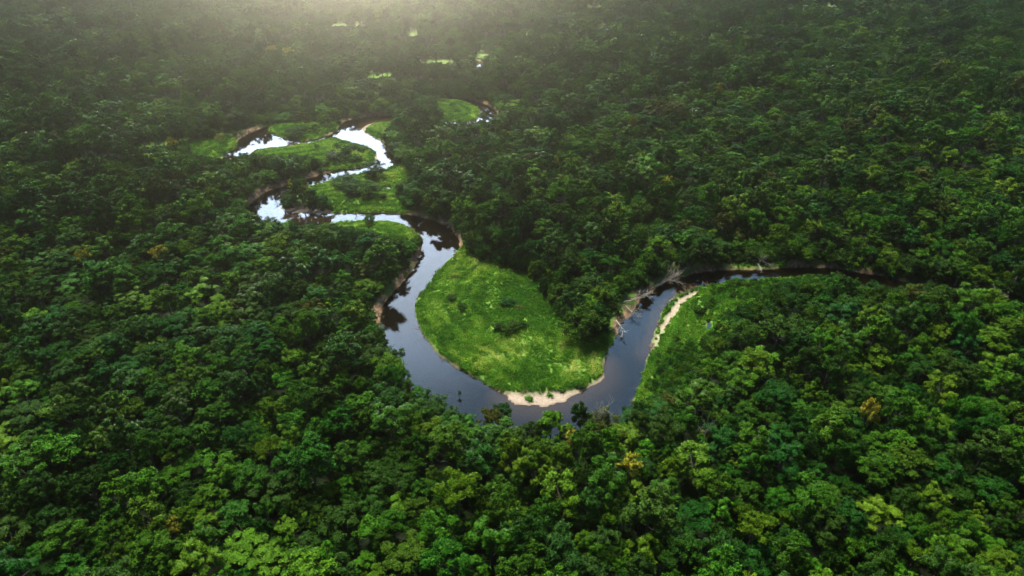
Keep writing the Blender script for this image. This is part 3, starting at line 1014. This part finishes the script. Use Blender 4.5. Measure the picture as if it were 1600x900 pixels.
# ------------------------------------------------------------------ the nearest trees, each a thing with crown and trunk
used_labels = {}
def place_words(u, v):
    return '%d percent across and %d percent down the photo' % (round(u / 16), round(v / 9))

yy, xx = np.mgrid[0:450, 0:800]
cnt = np.maximum(vis, 1)
fl = ids.ravel() >= 0
mxp = np.bincount(ids.ravel()[fl], weights=xx.ravel()[fl], minlength=nt_) / cnt * 2
myp = np.bincount(ids.ravel()[fl], weights=yy.ravel()[fl], minlength=nt_) / cnt * 2

def tree(name, label, cat, group, k, loc, rot, sxy, sz, tint):
    root = bpy.data.objects.new(name, None)
    COL.objects.link(root)
    root.empty_display_size = 1.0
    root.location = loc
    root.rotation_euler = (0, 0, rot)
    root.scale = (sxy, sxy, sz)
    root['label'] = label
    root['category'] = cat
    if group:
        root['group'] = group
    for nm in ('crown', 'trunk'):
        o = bpy.data.objects.new(nm, KINDS[k][nm])
        COL.objects.link(o)
        o.parent = root
        o['tint'] = float(tint)
    return root

for i in single:
    k = int(T['k'][i])
    size = 'large' if T['r'][i] > 6.6 else ('small' if T['r'][i] < 4.4 else 'medium')
    lab = '%s %s %s tree, %s' % (size, LOOKS[int(T['look'][i])], KINDS[k]['word'], place_words(mxp[i], myp[i]))
    tree('rainforest_tree', lab, 'tree', 'rainforest trees nearest the camera', k, (T['x'][i], T['y'][i], T['z'][i]), T['rot'][i], T['sxy'][i], T['sz'][i], T['tint'][i])

for (x, y, wid, hei, k, lk, nm, lab, cat) in SPECIAL:
    zb = float(ground_z(x, y)[0]) - .1
    tree(nm, lab, cat, None, k, (x, y, max(zb, -.4)), float(rng.uniform(0, 6.28)), wid * .5 / float(krad[k]) * (.8 if lk == 5 else 1.0), hei / float(khei[k]), (lk + .5) / NL)

# ------------------------------------------------------------------ dead wood
def limbs(seed, base, direction, length, rad, depth=3, spread=.6, nb=3, mb=None, up=.15):
    r = np.random.default_rng(seed)
    mb = mb or Mesh()
    def grow(p, d, L, ra, lev):
        k = 5
        pts, dd = [p], d
        for _ in range(k - 1):
            dd = unit(dd + r.normal(0, .10, 3) + np.array([0, 0, up * .12]))
            pts.append(pts[-1] + dd * L / (k - 1))
        taper = np.linspace(1, .45 if lev else .2, k) * ra
        mb.add(*tube(pts, taper, 6 if ra > .08 else 4))
        if lev:
            for _ in range(nb):
                t = r.uniform(.35, 1.0)
                q = pts[0] + (pts[-1] - pts[0]) * t
                j = min(k - 1, int(t * (k - 1)))
                q = pts[j]
                nd = unit(dd + r.normal(0, spread, 3) + np.array([0, 0, up]))
                grow(q, nd, L * r.uniform(.45, .75), ra * .5, lev - 1)
    grow(np.asarray(base, float), unit(np.asarray(direction, float)), length, rad, depth)
    return mb

def ground_at(px_, py_, dz=0.0):
    gp = unproject(px_, py_, 1.0 + dz)
    return float(gp[0]), float(gp[1])

def dead(name, label, cat, px_, py_, length, direction, seed, rad=.22, depth=3, spread=.6, nb=3, lift=.0, m=None, up=.15, on_water=False):
    x, y = ground_at(px_, py_) if not on_water else tuple(float(v) for v in unproject(px_, py_, 0.0))
    zb = max(float(ground_z(x, y)[0]), -.25) + lift
    root = bpy.data.objects.new(name, None)
    COL.objects.link(root)
    root.location = (x, y, zb)
    root['label'] = label
    root['category'] = cat
    d = unit(np.asarray(direction, float))
    t = limbs(seed, (0, 0, -.3 if d[2] > .7 else 0), d, length, rad, 0)
    link('trunk', t.build('trunk', [m or M_DEAD], True), root)
    r = np.random.default_rng(seed)
    b = Mesh()
    for _ in range(nb + 3):
        q = d * length * r.uniform(.35, .95)
        limbs(int(r.integers(1e6)), q, unit(d * .8 + r.normal(0, spread, 3) + np.array([0, 0, up])), length * r.uniform(.3, .55), rad * .42, depth - 1, spread, nb, b, up)
    link('branches', b.build('branches', [m or M_DEAD], True), root)
    return root

dead('bare_tree', 'leafless grey-white tree on the near bank right of the sandbar', 'tree', 926, 690, 13.0, (0.05, 0.05, 1), 3, .22, 4, .42, 4, up=.5)
dead('dead_tree', 'pale dead trunk with bare branches above the forest at the right edge', 'tree', 1543, 506, 11.0, (-.03, 0, 1), 5, .18, 3, .6, 3, up=.3)
dead('dead_tree', 'small pale dead tree top in the near forest, right of the yellow crown', 'tree', 1092, 712, 11.0, (.05, 0, 1), 6, .16, 3, .5, 3, up=.3)
dead('dead_snag', 'thin bare pole standing in the shrub clump of the central meadow', 'snag', 804, 516, 6.5, (.02, 0, 1), 8, .10, 1, .3, 0, up=.6)
dead('fallen_tree', 'bundle of long bare stems lying from the far bank into the dark river', 'fallen tree', 1004, 458, 13.5, (.86, .60, .05), 9, .17, 3, .22, 5, lift=.8, up=.02)
dead('fallen_tree', 'fallen grey tree lying along the bank behind the driftwood stems', 'fallen tree', 1024, 447, 14.0, (.8, .5, .1), 10, .25, 3, .4, 4, lift=.8, up=.05)
dead('driftwood', 'white forked dead trunk hanging from the bank into the river', 'driftwood', 962, 504, 7.0, (.28, -.9, -.06), 12, .28, 2, .4, 3, lift=1.0, up=.0)
dead('driftwood', 'pale log jam on the brown bank beside the big round meadow tree', 'driftwood', 974, 476, 9.0, (.75, .3, .05), 13, .35, 3, .5, 4, lift=.8, up=.0)
dead('driftwood', 'bare branches hanging in the water below the pale log jam', 'driftwood', 978, 482, 6.5, (.5, -.75, -.05), 15, .18, 3, .5, 4, lift=.8, up=-.05)
dead('driftwood', 'tangle of pale bare branches on the far bank by the bright water patch', 'driftwood', 1165, 411, 8.5, (.95, -.1, .12), 16, .30, 3, .55, 5, lift=.5, up=.1)
dead('driftwood', 'pale branch leaning down to the river below the far bank tangle', 'driftwood', 1182, 413, 6.0, (.1, -.8, .1), 17, .22, 3, .5, 3, lift=.6, up=.0)
dead('driftwood', 'leaning pale trunk in the dark gap at the far right', 'driftwood', 1489, 448, 8.0, (.35, .2, .9), 18, .22, 1, .3, 1, lift=.0)
dead('driftwood', 'pale log lying flat in the dark gap at the far right', 'driftwood', 1502, 452, 7.5, (1, 0, .03), 19, .25, 1, .3, 1, lift=.4, up=0)
dead('driftwood', 'dark snag poking out of the bright upper river bend', 'driftwood', 555, 341, 4.5, (.3, .1, .6), 20, .2, 3, .6, 4, on_water=True, m=M_BARK)
dead('driftwood', 'dark branch adrift in the narrow white channel', 'driftwood', 502, 281, 5.0, (.95, .2, .08), 21, .2, 2, .5, 3, on_water=True, m=M_BARK)
dead('driftwood', 'dark branches in the water by the left bend, nearer of two', 'driftwood', 422, 315, 6.0, (.9, .2, .08), 22, .25, 3, .5, 4, on_water=True, m=M_BARK)
dead('driftwood', 'dark branches in the water by the left bend, farther of two', 'driftwood', 429, 305, 5.0, (.95, 0, .08), 23, .25, 3, .5, 4, on_water=True, m=M_BARK)
dead('driftwood', 'pale broken stump on the bank right of the upper river bend', 'driftwood', 699, 353, 4.5, (.3, -.1, .5), 24, .5, 2, .6, 4, lift=.3)
dead('driftwood', 'dark branches in the white channel beside the left meadow', 'driftwood', 430, 217, 6.0, (.9, .1, .1), 25, .3, 2, .5, 3, on_water=True, m=M_BARK)
dead('driftwood', 'pale bare trunk on the brown bank of the long river island', 'driftwood', 530, 257, 7.0, (-.3, .2, .7), 26, .25, 2, .4, 2)

# ------------------------------------------------------------------ scattering of what nobody could count
protos = bpy.data.collections.new('forest kinds')
for q, kd in enumerate(KINDS):
    o = bpy.data.objects.new('forest_kind_%02d' % q, kd['both'])
    protos.objects.link(o)

def scatter(name, label, pts, rot, scale, index, tint, coll, cat=None):
    me = bpy.data.meshes.new(name)
    me.from_pydata([tuple(p) for p in pts], [], [])
    def attr(nm, typ, data, field='value'):
        a = me.attributes.new(nm, typ, 'POINT')
        a.data.foreach_set(field, np.asarray(data).ravel())
    attr('turn', 'FLOAT_VECTOR', np.asarray(rot, np.float32), 'vector')
    attr('size', 'FLOAT_VECTOR', np.asarray(scale, np.float32), 'vector')
    attr('which', 'INT', np.asarray(index, np.int32))
    attr('tint', 'FLOAT', np.asarray(tint, np.float32))
    o = link(name, me, kind='stuff', label=label)
    ng = bpy.data.node_groups.new(name + '_scatter', 'GeometryNodeTree')
    ng.interface.new_socket('Geometry', in_out='INPUT', socket_type='NodeSocketGeometry')
    ng.interface.new_socket('Geometry', in_out='OUTPUT', socket_type='NodeSocketGeometry')
    N, L = ng.nodes, ng.links
    gi, go = N.new('NodeGroupInput'), N.new('NodeGroupOutput')
    iop = N.new('GeometryNodeInstanceOnPoints')
    ci = N.new('GeometryNodeCollectionInfo')
    ci.inputs['Collection'].default_value = coll
    ci.inputs['Separate Children'].default_value = True
    ci.inputs['Reset Children'].default_value = True
    def named(nm, t):
        a = N.new('GeometryNodeInputNamedAttribute')
        a.data_type = t
        a.inputs['Name'].default_value = nm
        return [x for x in a.outputs if x.enabled and x.name == 'Attribute'][0]
    L.new(gi.outputs[0], iop.inputs['Points'])
    L.new(ci.outputs[0], iop.inputs['Instance'])
    iop.inputs['Pick Instance'].default_value = True
    L.new(named('which', 'INT'), iop.inputs['Instance Index'])
    e2r = N.new('FunctionNodeEulerToRotation')
    L.new(named('turn', 'FLOAT_VECTOR'), e2r.inputs[0])
    L.new(e2r.outputs[0], iop.inputs['Rotation'])
    L.new(named('size', 'FLOAT_VECTOR'), iop.inputs['Scale'])
    L.new(iop.outputs[0], go.inputs[0])
    md = o.modifiers.new('scatter', 'NODES')
    md.node_group = ng
    return o

rest = ~is_single
nr = int(rest.sum())
pts = np.stack([T['x'][rest], T['y'][rest], T['z'][rest]], 1)
rot = np.stack([np.zeros(nr), np.zeros(nr), T['rot'][rest]], 1)
scl = np.stack([T['sxy'][rest], T['sxy'][rest], T['sz'][rest]], 1)
bz = ground_z(B['x'], B['y']) - .1
nbb = len(B['x'])
pts = np.concatenate([pts, np.stack([B['x'], B['y'], bz], 1)])
rot = np.concatenate([rot, np.stack([np.zeros(nbb), np.zeros(nbb), rng.uniform(0, 6.28, nbb)], 1)])
scl = np.concatenate([scl, np.stack([B['s'], B['s'], B['s'] * rng.uniform(.8, 1.3, nbb)], 1)])
idx = np.concatenate([T['k'][rest], N_BUSH + rng.integers(0, 2, nbb)])
tnt = np.concatenate([T['tint'][rest], (np.where(np.arange(nbb) < N_LIGHT_BUSH, rng.choice([0, 1, 1, 2, 3], nbb), 0) + .5 + rng.uniform(-.3, .3, nbb)) / NL])
scatter('forest', 'dense green rainforest canopy stretching back from the river on all sides', pts, rot, scl, idx, tnt, protos)

# ------------------------------------------------------------------ meadow grass and dry brush on the banks
M_GRASS = foliage_material("meadow_grass", .30, .03, [(0.026, 0.076, 0.005), (0.042, 0.106, 0.006), (0.060, 0.134, 0.008), (0.088, 0.164, 0.012), (0.27, 0.29, 0.06), (0.27, 0.29, 0.06)])
def tuft(seed, n, spread, hgt_, wid):
    r = np.random.default_rng(seed)
    a = r.uniform(0, 6.28, n)
    d = np.sqrt(r.random(n)) * spread
    base = np.stack([d * np.cos(a), d * np.sin(a), np.zeros(n) - .1], 1)
    lean = np.stack([np.cos(a), np.sin(a), np.zeros(n)], 1) * r.uniform(.1, .75, n)[:, None] + r.normal(0, .2, (n, 3)) * np.array([1, 1, 0])
    h = hgt_ * r.uniform(.5, 1.2, n)
    side = unit(np.cross(lean + np.array([0, 0, 1.]), r.normal(size=(n, 3)))) * wid * r.uniform(.6, 1.3, n)[:, None]
    mid = base + lean * h[:, None] * .45 + np.array([0, 0, 1.]) * h[:, None] * .7
    tip = base + lean * h[:, None] * 1.15 + np.array([0, 0, 1.]) * h[:, None] * .85
    v = np.stack([base - side * .6, mid - side, tip, mid + side, base + side * .6], 1).reshape(-1, 3)
    return mesh_from('tuft', v, np.arange(n * 5), np.full(n, 5), [M_GRASS])
def herb(seed):
    r = np.random.default_rng(seed)
    q = unit(r.normal(size=(260, 3)) + np.array([0, 0, .5]))
    q[:, 2] = np.abs(q[:, 2])
    v, f, s2 = leaf_cards(q * r.uniform(.6, 1.05, 260)[:, None] * np.array([1.1, 1.1, .8]), unit(q + r.normal(0, .5, (260, 3))), .42, .26, r)
    return mesh_from('herb', v, f, s2, [M_GRASS])
gcol = bpy.data.collections.new('grass kinds')
for q, m_ in enumerate([tuft(1, 70, .9, .85, .10), tuft(2, 60, 1.0, 1.05, .09), tuft(3, 80, 1.1, .6, .10), herb(4), herb(5)]):
    o = bpy.data.objects.new('grass_kind_%02d' % q, m_)
    gcol.objects.link(o)
ng_ = 260000
gx2, gy2 = rng.uniform(-215, 150, ng_), rng.uniform(150, 500, ng_)
gw, gg, gs = land_fields(gx2, gy2)
gpx, gpy, gdep = project(gx2, gy2, np.full(ng_, 1.0))
vis_g = masked(gpx, gpy) | masked(gpx - 14, gpy) | masked(gpx + 14, gpy) | masked(gpx, gpy - 10) | masked(gpx, gpy + 10)
okg = (gg < -.2 + (vnoise(gx2, gy2, 4, 41) - .5) * 2) & (gw > .5) & (gs > .3 + (vnoise(gx2, gy2, 2, 42) - .5) * 1.5) & vis_g
gx2, gy2, gw, gdep = gx2[okg], gy2[okg], gw[okg], gdep[okg]
ng_ = len(gx2)
print('grass', ng_)
wfar = np.full(ng_, 60.0)
for p in WATER[:1]:
    wfar = np.minimum(wfar, signed(p, gx2, gy2, 60.0))
ridge = np.sin(wfar * 1.05 + 5 * vnoise(gx2, gy2, 14, 43)) * .5 + .5          # old river levels: rows that follow the bend
fld = .30 * vnoise(gx2, gy2, 12, 44) + .26 * vnoise(gx2, gy2, 2.6, 45) + .16 * ridge * sstep(32, 12, wfar) + .46 * (vnoise(wfar + 40, np.arctan2(gy2 - 235, gx2 - 10) * 10 + 60, 2.2, 48) - .38) * sstep(34, 14, wfar) + .10 * rng.random(ng_)
gt_ = np.clip((fld - .27) / .45, 0, .80) * 4.2 / NL + rng.uniform(0, .09, ng_)
dry1 = np.zeros(ng_)
for (qx, qy, rx_, ry_) in ((889, 579, 9, 4), (865, 548, 6, 3), (930, 566, 5, 6), (800, 560, 12, 3), (830, 535, 8, 3), (760, 410, 10, 6), (772, 470, 2.5, 16)):
    c0 = unproject(qx, qy)
    e = ((gx2 - c0[0]) / rx_) ** 2 + ((gy2 - c0[1]) / ry_) ** 2
    dry1 = np.maximum(dry1, np.exp(-e))
gt_ = np.where(gx2 > 50, gt_ * .7, gt_)
gt_ = np.clip(gt_ + dry1 * (.10 + .3 * rng.random(ng_)), .06, .82)
gk = np.where(gx2 > 50, rng.choice([0, 2, 3, 4, 3], ng_), rng.choice([0, 0, 1, 1, 2], ng_))
gsz = rng.uniform(.45, .95, ng_) * (.75 + .5 * vnoise(gx2, gy2, 5, 46)) * (1 - .35 * dry1)
pts = np.stack([gx2, gy2, ground_z(gx2, gy2) - .03], 1)
scatter('meadow_grass', 'tall bright green grass covering the meadows inside the river bends', pts, np.stack([rng.normal(0, .08, ng_), rng.normal(0, .08, ng_), rng.uniform(0, 6.28, ng_)], 1),
        np.stack([gsz, gsz, gsz * rng.uniform(.7, 1.2, ng_)], 1), gk, gt_, gcol)

bcol = bpy.data.collections.new('brush kinds')
for q in range(3):
    r = np.random.default_rng(70 + q)
    mb = Mesh()
    for _ in range(16):
        p0 = np.array([*r.normal(0, .5, 2), 0])
        d0 = unit(np.array([*r.normal(0, 1, 2), abs(r.normal(0, .5)) + .05]))
        L0 = r.uniform(.8, 2.4)
        mb.add(*tube([p0, p0 + d0 * L0 * .5 + r.normal(0, .12, 3), p0 + d0 * L0], [.07, .05, .02], 4))
    o = bpy.data.objects.new('brush_kind_%02d' % q, mb.build('brush', [M_BRUSH]))
    bcol.objects.link(o)
nq = 60000
qx2, qy2 = rng.uniform(-240, 260, nq), rng.uniform(150, 520, nq)
qw, qg, qs = land_fields(qx2, qy2)
qpx, qpy, _ = project(qx2, qy2, np.full(nq, 1.0))
okq = (qw > .1) & (qw < 5.5) & (qg > -.5) & (qs > 0) & masked(qpx, qpy) & (vnoise(qx2, qy2, 5, 51) > .38)
qx2, qy2 = qx2[okq], qy2[okq]
nq = len(qx2)
print('brush', nq)
qsz = rng.uniform(.5, 1.3, nq)
scatter('dry_brush', 'dry brown sticks and roots littering the eroded river banks', np.stack([qx2, qy2, ground_z(qx2, qy2)], 1),
        np.stack([rng.normal(0, .2, nq), rng.normal(0, .2, nq), rng.uniform(0, 6.28, nq)], 1), np.stack([qsz] * 3, 1), rng.integers(0, 3, nq), np.zeros(nq), bcol)

# ------------------------------------------------------------------ haze
def haze():
    m, nt, n, l, out = mat('haze_air')
    pv = n.new('ShaderNodeVolumePrincipled')
    pv.inputs['Color'].default_value = HAZE_COLOR
    pv.inputs['Density'].default_value = HAZE_DENSITY
    pv.inputs['Anisotropy'].default_value = HAZE_G
    pv.inputs['Density Attribute'].default_value = ''
    pv.inputs['Temperature Attribute'].default_value = ''
    l.new(pv.outputs[0], out.inputs['Volume'])
    lo, hi = (-1650, -450, -4), (1650, 1650, CAM_H + 6)
    v = [(x, y, z) for x in (lo[0], hi[0]) for y in (lo[1], hi[1]) for z in (lo[2], hi[2])]
    f = [(0, 1, 3, 2), (4, 6, 7, 5), (0, 4, 5, 1), (2, 3, 7, 6), (0, 2, 6, 4), (1, 5, 7, 3)]
    me = mesh_from('haze', v, [i for q in f for i in q], [4] * 6, [m])
    link('haze', me, kind='stuff', label='pale sunlit haze thickening towards the far forest')
haze()
